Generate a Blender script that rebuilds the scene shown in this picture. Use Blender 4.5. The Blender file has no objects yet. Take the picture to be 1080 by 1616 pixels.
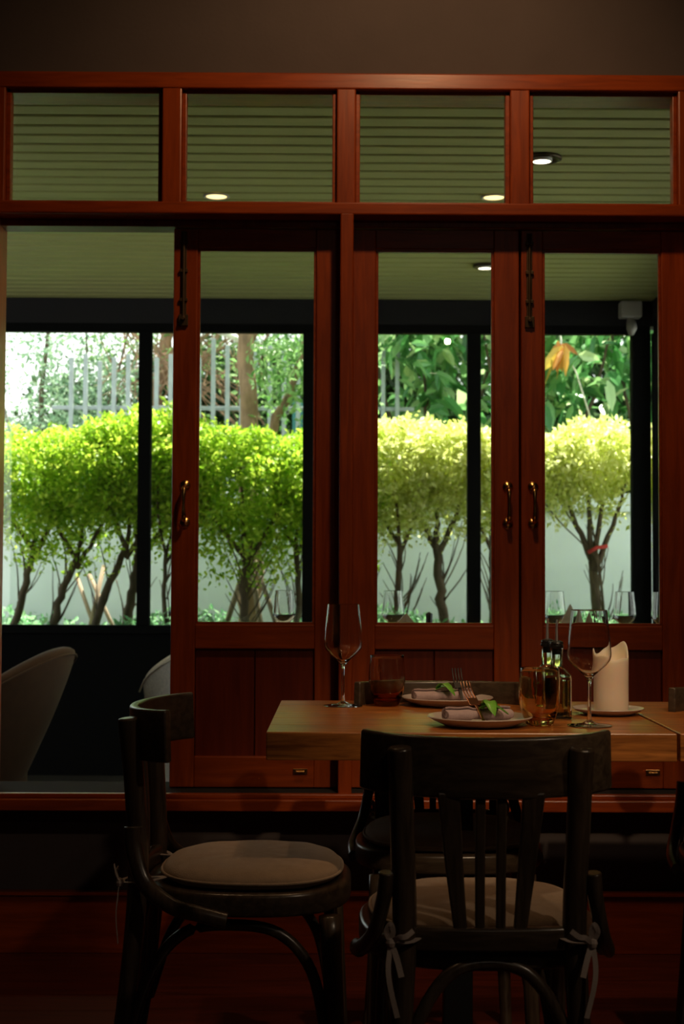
import bpy, math, random
import numpy as np
from mathutils import Vector, Matrix

R = math.radians
PI = math.pi
sc = bpy.context.scene
COL = sc.collection

# ------------------------------------------------------------------ camera, light, exposure
cam_d = bpy.data.cameras.new('camera')
cam = bpy.data.objects.new('camera', cam_d)
COL.objects.link(cam)
cam_d.sensor_fit = 'VERTICAL'
cam_d.sensor_height = 36.0
cam_d.sensor_width = 24.0
cam_d.lens = 2300.0 / 1616.0 * 36.0
cam_d.clip_start = 0.05
cam_d.clip_end = 200
cam_d.dof.use_dof = True
cam_d.dof.focus_distance = 3.02
cam_d.dof.aperture_fstop = 7.5
cam.matrix_world = (Matrix.Translation((0, 0, 1.055)) @ Matrix.Rotation(R(-0.4), 4, 'Z')
                    @ Matrix.Rotation(R(92.29), 4, 'X') @ Matrix.Rotation(R(0.24), 4, 'Z'))
sc.camera = cam
sc.view_settings.view_transform = 'Standard'
sc.view_settings.look = 'None'
sc.view_settings.exposure = 0.0
sc.view_settings.gamma = 1.0
sc.view_settings.use_curve_mapping = False
sc.cycles.max_bounces = 12
sc.cycles.diffuse_bounces = 5
sc.cycles.glossy_bounces = 5
sc.cycles.transmission_bounces = 12
sc.cycles.transparent_max_bounces = 24
sc.cycles.sample_clamp_indirect = 4.0
sc.cycles.use_denoising = True

world = bpy.data.worlds.new('sky')
sc.world = world
world.use_nodes = True
nt = world.node_tree
bg = nt.nodes['Background']
tc = nt.nodes.new('ShaderNodeTexCoord')
sp = nt.nodes.new('ShaderNodeSeparateXYZ')
cr = nt.nodes.new('ShaderNodeValToRGB')
nt.links.new(tc.outputs['Generated'], sp.inputs[0])
nt.links.new(sp.outputs['Z'], cr.inputs[0])
nt.links.new(cr.outputs[0], bg.inputs[0])
cr.color_ramp.elements[0].position = 0.0
cr.color_ramp.elements[0].color = (0.84, 0.86, 0.82, 1)
cr.color_ramp.elements[1].position = 0.6
cr.color_ramp.elements[1].color = (0.70, 0.78, 0.82, 1)
bg.inputs[1].default_value = 3.0

sun_d = bpy.data.lights.new('sun', 'SUN')
sun_d.energy = 24.0
sun_d.angle = R(0.6)
sun_d.color = (1.0, 0.95, 0.82)
sun = bpy.data.objects.new('sun', sun_d)
COL.objects.link(sun)
# light travels towards -Y (from behind the garden), steeply down, a little to the left
sun.rotation_euler = Vector((-0.22, -0.34, -1.0)).to_track_quat('-Z', 'Y').to_euler()


def spot(name, loc, target, power, colour, angle=80, blend=0.5, size=0.04):
    d = bpy.data.lights.new(name, 'SPOT')
    d.energy = power
    d.color = colour
    d.spot_size = R(angle)
    d.spot_blend = blend
    d.shadow_soft_size = size
    o = bpy.data.objects.new(name, d)
    COL.objects.link(o)
    o.location = loc
    o.rotation_euler = (Vector(target) - Vector(loc)).to_track_quat('-Z', 'Y').to_euler()
    return o


WARM = (1.0, 0.60, 0.30)
spot('spot_over_table', (0.45, 2.78, 2.90), (0.47, 3.10, 0.75), 30, WARM, 44, 0.8, 0.03)
spot('spot_at_left', (-0.60, 2.80, 2.90), (-0.22, 2.95, 0.6), 11, WARM, 52, 0.8, 0.03)
spot('spot_wash', (0.30, 3.10, 2.92), (0.15, 4.1, 2.0), 26, WARM, 125, 0.8, 0.05)
pd = bpy.data.lights.new('room_lamp', 'POINT')
pd.energy = 3
pd.color = (1.0, 0.80, 0.60)
pd.shadow_soft_size = 0.018
po = bpy.data.objects.new('room_lamp', pd)
COL.objects.link(po)
po.location = (0.70, -0.6, 2.45)
spot('spot_from_room', (0.95, 0.35, 2.85), (0.52, 3.1, 0.70), 120, (1.0, 0.70, 0.42), 25, 0.9, 0.03)
spot('spot_far_right', (2.0, 0.6, 2.85), (0.2, 2.5, 0.55), 34, (1.0, 0.76, 0.52), 62, 1.0, 0.05)

# ------------------------------------------------------------------ materials


def new_mat(name):
    m = bpy.data.materials.new(name)
    m.use_nodes = True
    return m, m.node_tree, m.node_tree.nodes['Principled BSDF']


def mat(name, col, rough=0.5, metal=0.0, spec=0.5, noise=0.0, nscale=20, bump=0.0, bscale=60, coat=0.0, sheen=0.0,
        stretch=(1, 1, 1)):
    m, t, b = new_mat(name)
    b.inputs['Roughness'].default_value = rough
    b.inputs['Metallic'].default_value = metal
    b.inputs['Specular IOR Level'].default_value = spec
    b.inputs['Coat Weight'].default_value = coat
    b.inputs['Sheen Weight'].default_value = sheen
    co = t.nodes.new('ShaderNodeTexCoord')
    mp = t.nodes.new('ShaderNodeMapping')
    mp.inputs['Scale'].default_value = stretch
    t.links.new(co.outputs['Object'], mp.inputs[0])
    n = t.nodes.new('ShaderNodeTexNoise')
    n.inputs['Scale'].default_value = nscale
    n.inputs['Detail'].default_value = 5
    t.links.new(mp.outputs[0], n.inputs['Vector'])
    r = t.nodes.new('ShaderNodeValToRGB')
    c = Vector(col)
    r.color_ramp.elements[0].position = 0.3
    r.color_ramp.elements[1].position = 0.7
    r.color_ramp.elements[0].color = (*(c * (1 - noise)), 1)
    r.color_ramp.elements[1].color = (*(c * (1 + noise)), 1)
    t.links.new(n.outputs['Fac'], r.inputs[0])
    t.links.new(r.outputs[0], b.inputs['Base Color'])
    if bump:
        n2 = t.nodes.new('ShaderNodeTexNoise')
        n2.inputs['Scale'].default_value = bscale
        n2.inputs['Detail'].default_value = 3
        t.links.new(mp.outputs[0], n2.inputs['Vector'])
        bp = t.nodes.new('ShaderNodeBump')
        bp.inputs['Strength'].default_value = bump
        bp.inputs['Distance'].default_value = 0.002
        t.links.new(n2.outputs['Fac'], bp.inputs['Height'])
        t.links.new(bp.outputs[0], b.inputs['Normal'])
    return m


def wood(name, c0, c1, rough=0.4, axis='X', scale=6.0, spec=0.5, coat=0.0, bump=0.15, stretch=12.0):
    """grain runs along `axis` of the object"""
    m, t, b = new_mat(name)
    b.inputs['Roughness'].default_value = rough
    b.inputs['Specular IOR Level'].default_value = spec
    b.inputs['Coat Weight'].default_value = coat
    b.inputs['Coat Roughness'].default_value = 0.25
    co = t.nodes.new('ShaderNodeTexCoord')
    mp = t.nodes.new('ShaderNodeMapping')
    s = [stretch] * 3
    s['XYZ'.index(axis)] = 1.0
    mp.inputs['Scale'].default_value = s
    t.links.new(co.outputs['Object'], mp.inputs[0])
    n = t.nodes.new('ShaderNodeTexNoise')
    n.inputs['Scale'].default_value = scale
    n.inputs['Detail'].default_value = 8
    n.inputs['Roughness'].default_value = 0.62
    n.inputs['Distortion'].default_value = 0.6
    t.links.new(mp.outputs[0], n.inputs['Vector'])
    r = t.nodes.new('ShaderNodeValToRGB')
    r.color_ramp.elements[0].position = 0.35
    r.color_ramp.elements[1].position = 0.68
    r.color_ramp.elements[0].color = (*c0, 1)
    r.color_ramp.elements[1].color = (*c1, 1)
    t.links.new(n.outputs['Fac'], r.inputs[0])
    t.links.new(r.outputs[0], b.inputs['Base Color'])
    bp = t.nodes.new('ShaderNodeBump')
    bp.inputs['Strength'].default_value = bump
    bp.inputs['Distance'].default_value = 0.002
    t.links.new(n.outputs['Fac'], bp.inputs['Height'])
    t.links.new(bp.outputs[0], b.inputs['Normal'])
    return m


def leafmat(name, cols, trans=0.5, rough=0.4, hue=None):
    """leaf material; colour varies from leaf to leaf"""
    m = bpy.data.materials.new(name)
    m.use_nodes = True
    t = m.node_tree
    t.nodes.clear()
    out = t.nodes.new('ShaderNodeOutputMaterial')
    g = t.nodes.new('ShaderNodeNewGeometry')
    r = t.nodes.new('ShaderNodeValToRGB')
    el = r.color_ramp.elements
    for i, c in enumerate(cols):
        p = i / (len(cols) - 1)
        if i == 0:
            e = el[0]
        elif i == len(cols) - 1:
            e = el[len(el) - 1]
        else:
            e = el.new(p)
        e.position = p
        e.color = (*c, 1)
    t.links.new(g.outputs['Random Per Island'], r.inputs[0])
    d = t.nodes.new('ShaderNodeBsdfPrincipled')
    d.inputs['Roughness'].default_value = rough
    t.links.new(r.outputs[0], d.inputs['Base Color'])
    tr = t.nodes.new('ShaderNodeBsdfTranslucent')
    t.links.new(r.outputs[0], tr.inputs[0])
    mx = t.nodes.new('ShaderNodeMixShader')
    mx.inputs[0].default_value = trans
    t.links.new(d.outputs[0], mx.inputs[1])
    t.links.new(tr.outputs[0], mx.inputs[2])
    t.links.new(mx.outputs[0], out.inputs[0])
    return m


def pane_glass(name, tint=(0.95, 0.97, 0.95), refl=1.0):
    m = bpy.data.materials.new(name)
    m.use_nodes = True
    t = m.node_tree
    t.nodes.clear()
    out = t.nodes.new('ShaderNodeOutputMaterial')
    tr = t.nodes.new('ShaderNodeBsdfTransparent')
    tr.inputs[0].default_value = (*tint, 1)
    gl = t.nodes.new('ShaderNodeBsdfGlossy')
    gl.inputs['Roughness'].default_value = 0.0
    fr = t.nodes.new('ShaderNodeFresnel')
    fr.inputs[0].default_value = 1.5
    mx = t.nodes.new('ShaderNodeMixShader')
    t.links.new(fr.outputs[0], mx.inputs[0])
    t.links.new(tr.outputs[0], mx.inputs[1])
    t.links.new(gl.outputs[0], mx.inputs[2])
    t.links.new(mx.outputs[0], out.inputs[0])
    return m


def glass(name, col=(1, 1, 1), rough=0.0, ior=1.48, grad=None):
    m = bpy.data.materials.new(name)
    m.use_nodes = True
    t = m.node_tree
    t.nodes.clear()
    out = t.nodes.new('ShaderNodeOutputMaterial')
    g = t.nodes.new('ShaderNodeBsdfGlass')
    g.inputs['Roughness'].default_value = rough
    g.inputs['IOR'].default_value = ior
    g.inputs['Color'].default_value = (*col, 1)
    if grad:  # glass coloured in the melt: amber at the foot, pale towards the rim
        co = t.nodes.new('ShaderNodeTexCoord')
        s = t.nodes.new('ShaderNodeSeparateXYZ')
        mr = t.nodes.new('ShaderNodeMapRange')
        mr.inputs[1].default_value = grad[0]
        mr.inputs[2].default_value = grad[1]
        r = t.nodes.new('ShaderNodeValToRGB')
        r.color_ramp.elements[0].color = (*grad[2], 1)
        r.color_ramp.elements[1].color = (*col, 1)
        t.links.new(co.outputs['Object'], s.inputs[0])
        t.links.new(s.outputs['Z'], mr.inputs[0])
        t.links.new(mr.outputs[0], r.inputs[0])
        t.links.new(r.outputs[0], g.inputs['Color'])
    t.links.new(g.outputs[0], out.inputs[0])
    return m


def emit(name, col, s):
    m = bpy.data.materials.new(name)
    m.use_nodes = True
    t = m.node_tree
    t.nodes.clear()
    out = t.nodes.new('ShaderNodeOutputMaterial')
    e = t.nodes.new('ShaderNodeEmission')
    e.inputs[0].default_value = (*col, 1)
    e.inputs[1].default_value = s
    t.links.new(e.outputs[0], out.inputs[0])
    return m


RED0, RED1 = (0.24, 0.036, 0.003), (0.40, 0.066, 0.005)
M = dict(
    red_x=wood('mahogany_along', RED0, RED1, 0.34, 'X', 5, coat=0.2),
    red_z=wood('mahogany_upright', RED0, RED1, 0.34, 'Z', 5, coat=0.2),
    red_panel_shaded=wood('mahogany_panel_shaded', (0.13, 0.015, 0.003), (0.20, 0.026, 0.005), 0.38, 'Z', 5, coat=0.15),  # same mahogany darkened, shade on the low door panels put into its colour
    plaster=mat('warm_grey_plaster', (0.100, 0.078, 0.074), 0.9, noise=0.05, nscale=8, bump=0.2, bscale=90),
    floor=wood('dark_red_floorboard', (0.05, 0.008, 0.004), (0.12, 0.018, 0.008), 0.4, 'X', 4, coat=0.1),
    darkgap=mat('dark_gap', (0.01, 0.005, 0.004), 0.8),
    vfloor=mat('veranda_floor_tile', (0.045, 0.042, 0.036), 0.85, spec=0.12, noise=0.15, nscale=6),
    board=mat('sage_painted_board', (0.54, 0.54, 0.20), 0.6, noise=0.06, nscale=5, stretch=(1, 6, 1)),
    groove=mat('board_groove', (0.10, 0.10, 0.07), 0.8),
    black=mat('black_frame_paint', (0.005, 0.005, 0.005), 0.8, spec=0.12),
    dado=mat('black_dado_panel', (0.006, 0.006, 0.006), 0.9, spec=0.1),
    beam=mat('dark_grey_beam', (0.032, 0.030, 0.032), 0.95, spec=0.08),
    extwall=mat('white_render', (0.62, 0.66, 0.68), 0.9, noise=0.08, nscale=2.5, bump=0.2, bscale=40),
    soil=mat('soil', (0.07, 0.05, 0.03), 0.95, noise=0.4, nscale=12),
    chair=wood('dark_walnut', (0.035, 0.022, 0.013), (0.085, 0.058, 0.036), 0.3, 'Z', 7, coat=0.25, bump=0.08),
    chair_x=wood('dark_walnut_rail', (0.035, 0.022, 0.013), (0.085, 0.058, 0.036), 0.3, 'X', 7, coat=0.25, bump=0.08),
    table=wood('oiled_table_wood', (0.18, 0.056, 0.012), (0.56, 0.20, 0.042), 0.33, 'X', 5, coat=0.15, bump=0.25),
    steel_black=mat('black_steel', (0.015, 0.015, 0.016), 0.4, 0.6),
    fabric=mat('beige_fabric', (0.37, 0.26, 0.17), 0.9, noise=0.07, nscale=60, bump=0.5, bscale=400, sheen=0.2),
    tie=mat('tie_ribbon', (0.42, 0.34, 0.30), 0.85, noise=0.05, bump=0.3, bscale=300),
    brass=mat('aged_brass', (0.80, 0.46, 0.16), 0.24, 1.0, noise=0.12, nscale=30),
    dkmetal=mat('aged_bronze', (0.12, 0.085, 0.05), 0.45, 0.8, noise=0.2),
    wineglass=glass('clear_crystal', (1, 1, 1), 0.0, 1.5),
    amber=glass('amber_tumbler_glass', (0.99, 0.97, 0.90), 0.0, 1.5, (0.0, 0.10, (0.98, 0.78, 0.45))),
    amber_dark=glass('dark_amber_tumbler_glass', (0.99, 0.98, 0.96), 0.0, 1.5, (0.02, 0.062, (0.88, 0.52, 0.2))),
    bottle=glass('bottle_glass', (0.995, 0.995, 0.97), 0.0, 1.5),
    oil=glass('olive_oil', (0.98, 0.92, 0.58), 0.0, 1.47),
    vinegar=glass('pale_vinegar', (0.95, 0.85, 0.6), 0.0, 1.36),
    rubber=mat('black_rubber', (0.01, 0.01, 0.01), 0.35),
    steel=mat('brushed_steel', (0.7, 0.67, 0.62), 0.38, 1.0),
    copper=mat('copper_cutlery', (0.75, 0.36, 0.20), 0.25, 1.0),
    plate=mat('stoneware_plate', (0.50, 0.42, 0.38), 0.3, noise=0.08, nscale=30, coat=0.3),
    napkin=mat('mauve_linen', (0.42, 0.31, 0.31), 0.9, noise=0.08, nscale=80, bump=0.5, bscale=350),
    napkin2=mat('sand_linen', (0.42, 0.34, 0.24), 0.9, noise=0.08, nscale=80, bump=0.4, bscale=350),
    green=mat('fresh_leaf', (0.16, 0.42, 0.05), 0.35, noise=0.2, nscale=60),
    velvet=mat('olive_brown_velvet', (0.085, 0.036, 0.009), 0.9, noise=0.1, nscale=20, sheen=0.15),
    paleweave=mat('pale_grey_weave', (0.80, 0.74, 0.62), 0.9, noise=0.1, nscale=90, bump=0.5, bscale=300),
    dkleg=mat('black_wood_leg', (0.02, 0.015, 0.012), 0.4),
    white_plastic=mat('white_plastic', (0.6, 0.56, 0.5), 0.4),
    bark=mat('grey_brown_bark', (0.10, 0.07, 0.045), 0.95, noise=0.35, nscale=25, bump=1.0, bscale=50, stretch=(1, 1, 0.3)),
    bark_red=mat('red_brown_bark', (0.30, 0.18, 0.11), 0.95, noise=0.35, nscale=25, bump=1.0, bscale=40, stretch=(1, 1, 0.25)),
    stake=mat('weathered_stake', (0.24, 0.17, 0.11), 0.9, noise=0.25, nscale=20, stretch=(1, 1, 0.3)),
    palewood=mat('pale_dead_wood', (0.75, 0.70, 0.62), 0.9, noise=0.2, nscale=12),
    picket=mat('pale_painted_picket', (0.34, 0.38, 0.39), 0.7, noise=0.12, nscale=10),
    teal=mat('teal_tarpaulin', (0.05, 0.22, 0.22), 0.6),
    leaf_lime=leafmat('lime_leaves', [(0.18, 0.36, 0.02), (0.42, 0.62, 0.04), (0.72, 0.84, 0.12)], 0.55),
    leaf_gold_sunlit=leafmat('sunlit_gold_leaves', [(0.50, 0.58, 0.10), (0.80, 0.82, 0.30), (0.92, 0.92, 0.55)], 0.6),  # gold foliage made paler, strong sun on the right hedge painted in
    leaf_mid=leafmat('mid_leaves', [(0.10, 0.26, 0.06), (0.22, 0.42, 0.12), (0.42, 0.60, 0.26)], 0.45),
    leaf_grey=leafmat('grey_green_leaves', [(0.12, 0.24, 0.14), (0.22, 0.36, 0.22), (0.36, 0.50, 0.30)], 0.4),
    leaf_big=leafmat('broad_leaves', [(0.03, 0.13, 0.03), (0.08, 0.28, 0.07), (0.22, 0.46, 0.16), (0.62, 0.74, 0.38)], 0.35, 0.3),
    leaf_dark=leafmat('dark_leaves', [(0.015, 0.04, 0.012), (0.035, 0.085, 0.022), (0.07, 0.15, 0.04)], 0.2, 0.5),
    leaf_low=leafmat('groundcover_leaves', [(0.12, 0.34, 0.14), (0.24, 0.52, 0.24), (0.42, 0.66, 0.36)], 0.4),
    leaf_dry=leafmat('dried_leaves', [(0.55, 0.18, 0.03), (0.75, 0.32, 0.06), (0.7, 0.5, 0.08)], 0.5),
    pane=pane_glass('window_glass'),
    red_tape=mat('red_tape', (0.55, 0.04, 0.04), 0.6),
    lamp=emit('lamp_face', (1.0, 0.72, 0.30), 2.6),
    lamp_w=emit('lamp_face_white', (1.0, 0.88, 0.62), 8.0),
)
# candle wax
m, t_, b_ = new_mat('candle_wax')
b_.inputs['Base Color'].default_value = (0.90, 0.76, 0.60, 1)
b_.inputs['Roughness'].default_value = 0.45
b_.inputs['Subsurface Weight'].default_value = 0.6
b_.inputs['Subsurface Radius'].default_value = (0.03, 0.018, 0.01)
b_.inputs['Subsurface Scale'].default_value = 0.6
M['wax'] = m

# ------------------------------------------------------------------ mesh helpers


class MB:
    """collects shapes that end up in ONE mesh object"""

    def __init__(s):
        s.v, s.f = [], []

    def add(s, vs, fs):
        o = len(s.v)
        s.v += [tuple(v) for v in vs]
        s.f += [tuple(i + o for i in f) for f in fs]
        return s

    def box(s, x0, x1, y0, y1, z0, z1):
        vs = [(x, y, z) for x in (x0, x1) for y in (y0, y1) for z in (z0, z1)]
        return s.add(vs, [(0, 1, 3, 2), (4, 6, 7, 5), (0, 4, 5, 1), (2, 3, 7, 6), (0, 2, 6, 4), (1, 5, 7, 3)])

    def sweep(s, pts, sec, up=(0, 0, 1), scale=None, caps=True, closed=False):
        """sec: list of (a, b): a along the side vector, b along the local up"""
        pts = [Vector(p) for p in pts]
        n, k = len(pts), len(sec)
        vs = []
        U = Vector(up)
        for i, p in enumerate(pts):
            if closed:
                tg = pts[(i + 1) % n] - pts[i - 1]
            else:
                tg = pts[min(i + 1, n - 1)] - pts[max(i - 1, 0)]
            tg.normalize()
            sd = tg.cross(U)
            if sd.length < 1e-4:
                sd = tg.cross(Vector((0, 1, 0.01)))
            sd.normalize()
            uu = sd.cross(tg).normalized()
            q = scale[i] if scale else 1.0
            for a, b in sec:
                vs.append(p + sd * a * q + uu * b * q)
        fs = []
        for i in range(n if closed else n - 1):
            j = (i + 1) % n
            for a in range(k):
                c = (a + 1) % k
                fs.append((i * k + a, i * k + c, j * k + c, j * k + a))
        if caps and not closed:
            fs.append(tuple(range(k - 1, -1, -1)))
            fs.append(tuple((n - 1) * k + a for a in range(k)))
        return s.add(vs, fs)

    def tube(s, pts, r, seg=12, up=(0, 0, 1), caps=True, closed=False, flat=1.0):
        rs = r if isinstance(r, (list, tuple)) else [r] * len(pts)
        sec = [(math.cos(2 * PI * a / seg), flat * math.sin(2 * PI * a / seg)) for a in range(seg)]
        return s.sweep(pts, sec, up, rs, caps, closed)

    def lathe(s, prof, seg=32, c=(0, 0, 0), rfun=None, close=False):
        k = len(prof)
        vs = []
        for i in range(seg):
            a = 2 * PI * i / seg
            for j, (r, z) in enumerate(prof):
                q = rfun(a, j, r, z) if rfun else (r, z)
                vs.append((c[0] + q[0] * math.cos(a), c[1] + q[0] * math.sin(a), c[2] + q[1]))
        fs = []
        for i in range(seg):
            n = (i + 1) % seg
            for j in range(k - 1):
                fs.append((i * k + j, n * k + j, n * k + j + 1, i * k + j + 1))
            if close:
                fs.append((i * k + k - 1, n * k + k - 1, n * k, i * k))
        return s.add(vs, fs)

    def build(s, name, material, parent=None, smooth=False, bevel=0.0, subsurf=0, bseg=2, angle=None):
        me = bpy.data.meshes.new(name)
        me.from_pydata(s.v, [], s.f)
        import bmesh
        bm = bmesh.new()
        bm.from_mesh(me)
        bmesh.ops.remove_doubles(bm, verts=bm.verts, dist=1e-6)
        bmesh.ops.recalc_face_normals(bm, faces=bm.faces)
        if angle is not None:
            for e in bm.edges:
                if len(e.link_faces) == 2 and e.calc_face_angle(0) > R(angle):
                    e.smooth = False
        bm.to_mesh(me)
        bm.free()
        if smooth:
            me.polygons.foreach_set('use_smooth', [True] * len(me.polygons))
        me.materials.append(material)
        o = bpy.data.objects.new(name, me)
        COL.objects.link(o)
        if parent:
            o.parent = parent
        if bevel:
            md = o.modifiers.new('bevel', 'BEVEL')
            md.width = bevel
            md.segments = bseg
            md.limit_method = 'ANGLE'
            md.angle_limit = R(40)
        if subsurf:
            md = o.modifiers.new('sub', 'SUBSURF')
            md.levels = subsurf
            md.render_levels = subsurf
        return o


def empty(name, loc=(0, 0, 0), rz=0.0):
    o = bpy.data.objects.new(name, None)
    COL.objects.link(o)
    o.location = loc
    o.rotation_euler = (0, 0, rz)
    o.empty_display_size = 0.1
    return o


def tag(o, label=None, cat=None, group=None, kind=None):
    if label:
        o['label'] = label
    if cat:
        o['category'] = cat
    if group:
        o['group'] = group
    if kind:
        o['kind'] = kind
    return o


def struct(o, label=None):
    o['kind'] = 'structure'
    if label:
        o['label'] = label
    return o


def children(o):
    return list(o.children)


def copy_tree(o, parent=None):
    c = o.copy()
    COL.objects.link(c)
    c.parent = parent
    for ch in children(o):
        copy_tree(ch, c)
    return c


def spline(pts, n=8):
    """Catmull-Rom through the points"""
    P = [Vector(p) for p in pts]
    P = [P[0] * 2 - P[1]] + P + [P[-1] * 2 - P[-2]]
    out = []
    for i in range(1, len(P) - 2):
        a, b, c, d = P[i - 1], P[i], P[i + 1], P[i + 2]
        for k in range(n):
            t = k / n
            out.append(0.5 * ((2 * b) + (c - a) * t + (2 * a - 5 * b + 4 * c - d) * t * t + (3 * b - a - 3 * c + d) * t ** 3))
    out.append(P[-2])
    return out


def rrect(a, b, r=0.25, n=3):
    """rounded rectangle section, half sizes a, b"""
    q = min(a, b) * r
    out = []
    for cx, cy, s in ((a - q, b - q, 0), (-a + q, b - q, 90), (-a + q, -b + q, 180), (a - q, -b + q, 270)):
        for k in range(n):
            w = R(s + 90 * k / (n - 1))
            out.append((cx + q * math.cos(w), cy + q * math.sin(w)))
    return out


# ------------------------------------------------------------------ the dining room shell
XL, XR, YB, YF, ZC = -2.3, 2.9, -1.7, 4.06, 2.95
YW = 4.16          # veranda side of the timber wall
f = MB()
nb = 44
for i in range(nb):   # floorboards running along the window wall, bevelled seams
    y0 = YB + (YF - YB) * i / nb
    f.box(XL, XR, y0 + 0.0006, y0 + (YF - YB) / nb - 0.0006, -0.03, 0.0)
struct(f.build('floor', M['floor']), 'dark red timber floorboards of the dining room')
struct(MB().box(XL - .1, XR + .1, YB - .1, YF, -0.06, -0.03).build('subfloor', M['darkgap']))
struct(MB().box(XL - .1, XR + .1, YB - .1, YW, ZC, ZC + 0.1).build('ceiling', M['plaster']))
struct(MB().box(XL - .1, XL, YB - .1, YW, -0.06, ZC).build('wall_left', M['plaster']))
struct(MB().box(XR, XR + .1, YB - .1, YW, -0.06, ZC).build('wall_right', M['plaster']))
struct(MB().box(XL - .1, XR + .1, YB - .1, YB, -0.06, ZC).build('wall_back', M['plaster']))
w = MB()
w.box(XL, XR, YF, YW, 2.425, ZC)                 # above the timber frame
w.box(XL, XR, YF + 0.02, YW, -0.06, 0.41)        # low wall beneath the sill
w.box(XL, -1.02, YF, YW, 0.41, 2.425)
w.box(1.09, XR, YF, YW, 0.41, 2.425)
struct(w.build('wall_front', M['plaster']), 'grey plaster above and below the red timber window wall')
bb = MB().box(XL, XR, YF - 0.005, YF + 0.03, 0.0, 0.158).box(XL, XR, YF - 0.012, YF + 0.03, 0.158, 0.168)
struct(bb.build('baseboard_front', M['red_x'], bevel=0.002))

# fixed timber frame with the four transom lights
X = [-0.99, -0.905, -0.482, -0.416, 0.003, 0.068, 0.486, 0.552, 0.954, 1.09]
fr = MB()
fr.box(-1.02, 1.09, 4.0, YW, 2.392, 2.437)       # head
fr.box(-1.02, 1.09, 4.0, YW, 2.04, 2.074)        # transom rail
wf = empty('window_1')
struct(wf, 'red timber transom frame with four clear panes above the doors')
fr.build('frame_rail', M['red_x'], wf, bevel=0.004)
for a, b in ((-0.99, -0.905), (-0.482, -0.416), (0.003, 0.068), (0.486, 0.552), (0.954, 1.09)):
    MB().box(a + .006, b - .006, 4.003, 4.09, 2.07, 2.395).build('mullion', M['red_z'], wf, bevel=0.004)
for i in range(4):
    a, b = X[1 + 2 * i], X[2 + 2 * i]
    p = MB().box(a - .002, b + .002, 4.055, 4.059, 2.07, 2.396).build('pane', M['pane'], wf)
    bd = MB()
    for (u0, u1, v0, v1) in ((a - .006, b + .006, 2.382, 2.396), (a - .006, b + .006, 2.068, 2.080),
                             (a - .006, a + .006, 2.07, 2.395), (b - .006, b + .006, 2.07, 2.395)):
        bd.box(u0, u1, 4.02, 4.054, v0, v1)
    bd.build('glazing_bead', M['red_x'], wf, bevel=0.002)
# posts and door head
struct(MB().box(0.020, 0.057, 4.0, YW, 0.44, 2.045).build('trim_1', M['red_z'], bevel=0.004), 'upright red post between the two bays')
struct(MB().box(-1.02, -0.936, 4.0, YW, 0.44, 2.045).build('trim_2', M['red_z'], bevel=0.004), 'left jamb')
struct(MB().box(1.003, 1.09, 4.0, YW, 0.44, 2.045).build('trim_3', M['red_z'], bevel=0.004), 'right jamb')
struct(MB().box(-0.99, 1.09, 4.07, YW - .01, 2.020, 2.045).build('trim_4', M['red_panel_shaded'], bevel=0.003), 'door head strip under the transom')
sl = MB().box(-2.28, 2.88, 3.965, YF + .02, 0.403, 0.434).box(-2.28, 2.88, 3.985, 4.008, 0.434, 0.447)
struct(MB().box(-2.28, 2.88, 4.008, YW + .06, 0.405, 0.446).build('trim_8', M['beam'], bevel=0.002), 'dark threshold board behind the red sill')
struct(MB().box(0.515, 0.545, 4.131, 4.139, 0.45, 2.02).build('trim_7', M['darkgap']), 'dark cover strip behind the meeting door edges')
struct(sl.build('trim_5', M['red_x'], bevel=0.003), 'long red timber sill with a stepped edge')


def pull_handle(parent, x, y, zc):
    """brass bow handle with two round roses"""
    g = MB().tube(spline([(x, y - .006, zc - .050), (x, y - .030, zc - .040), (x, y - .036, zc), (x, y - .030, zc + .040),
                          (x, y - .006, zc + .050)], 8), [0.0055 - 0.0018 * math.cos(k / 32 * 4 * PI) * 0.8 for k in range(33)], 10,
                  up=(1, 0, 0))
    h = g.build('door_handle', M['brass'], parent, smooth=True)
    h['label'] = 'brass bow handle'
    for s in (-1, 1):
        r = MB()
        prof = [(0.0, 0.009), (0.006, 0.0085), (0.009, 0.006), (0.013, 0.0045), (0.0155, 0.002), (0.0165, 0.0)]
        vs, fs = [], []
        seg = 24
        for i in range(seg):
            a = 2 * PI * i / seg
            for (rr, d) in prof:
                vs.append((x + rr * math.cos(a), y - d, zc + s * .052 + rr * math.sin(a)))
        k = len(prof)
        for i in range(seg):
            n = (i + 1) % seg
            for j in range(k - 1):
                fs.append((i * k + j, n * k + j, n * k + j + 1, i * k + j + 1))
        r.add(vs, fs)
        rose = r.build('rose', M['brass'], h, smooth=True)
    return h


def flush_bolt(parent, x, y, z0, z1):
    b = MB().box(x - .008, x + .008, y - .004, y, z0, z1)
    b.tube([(x, y - .008, z0 + .01), (x, y - .008, z1 - .004)], 0.0045, 8)
    b.box(x - .013, x + .013, y - .010, y, z0 - .004, z0 + .028)
    b.tube([(x, y - .008, z0 + .016), (x, y - .024, z0 + .016)], 0.006, 10)
    for z in np.linspace(z0 + .07, z1 - .03, 3):
        b.box(x - .011, x + .011, y - .011, y, z - .005, z + .005)
    o = b.build('flush_bolt', M['dkmetal'], parent, bevel=0.0012)
    return o


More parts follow.
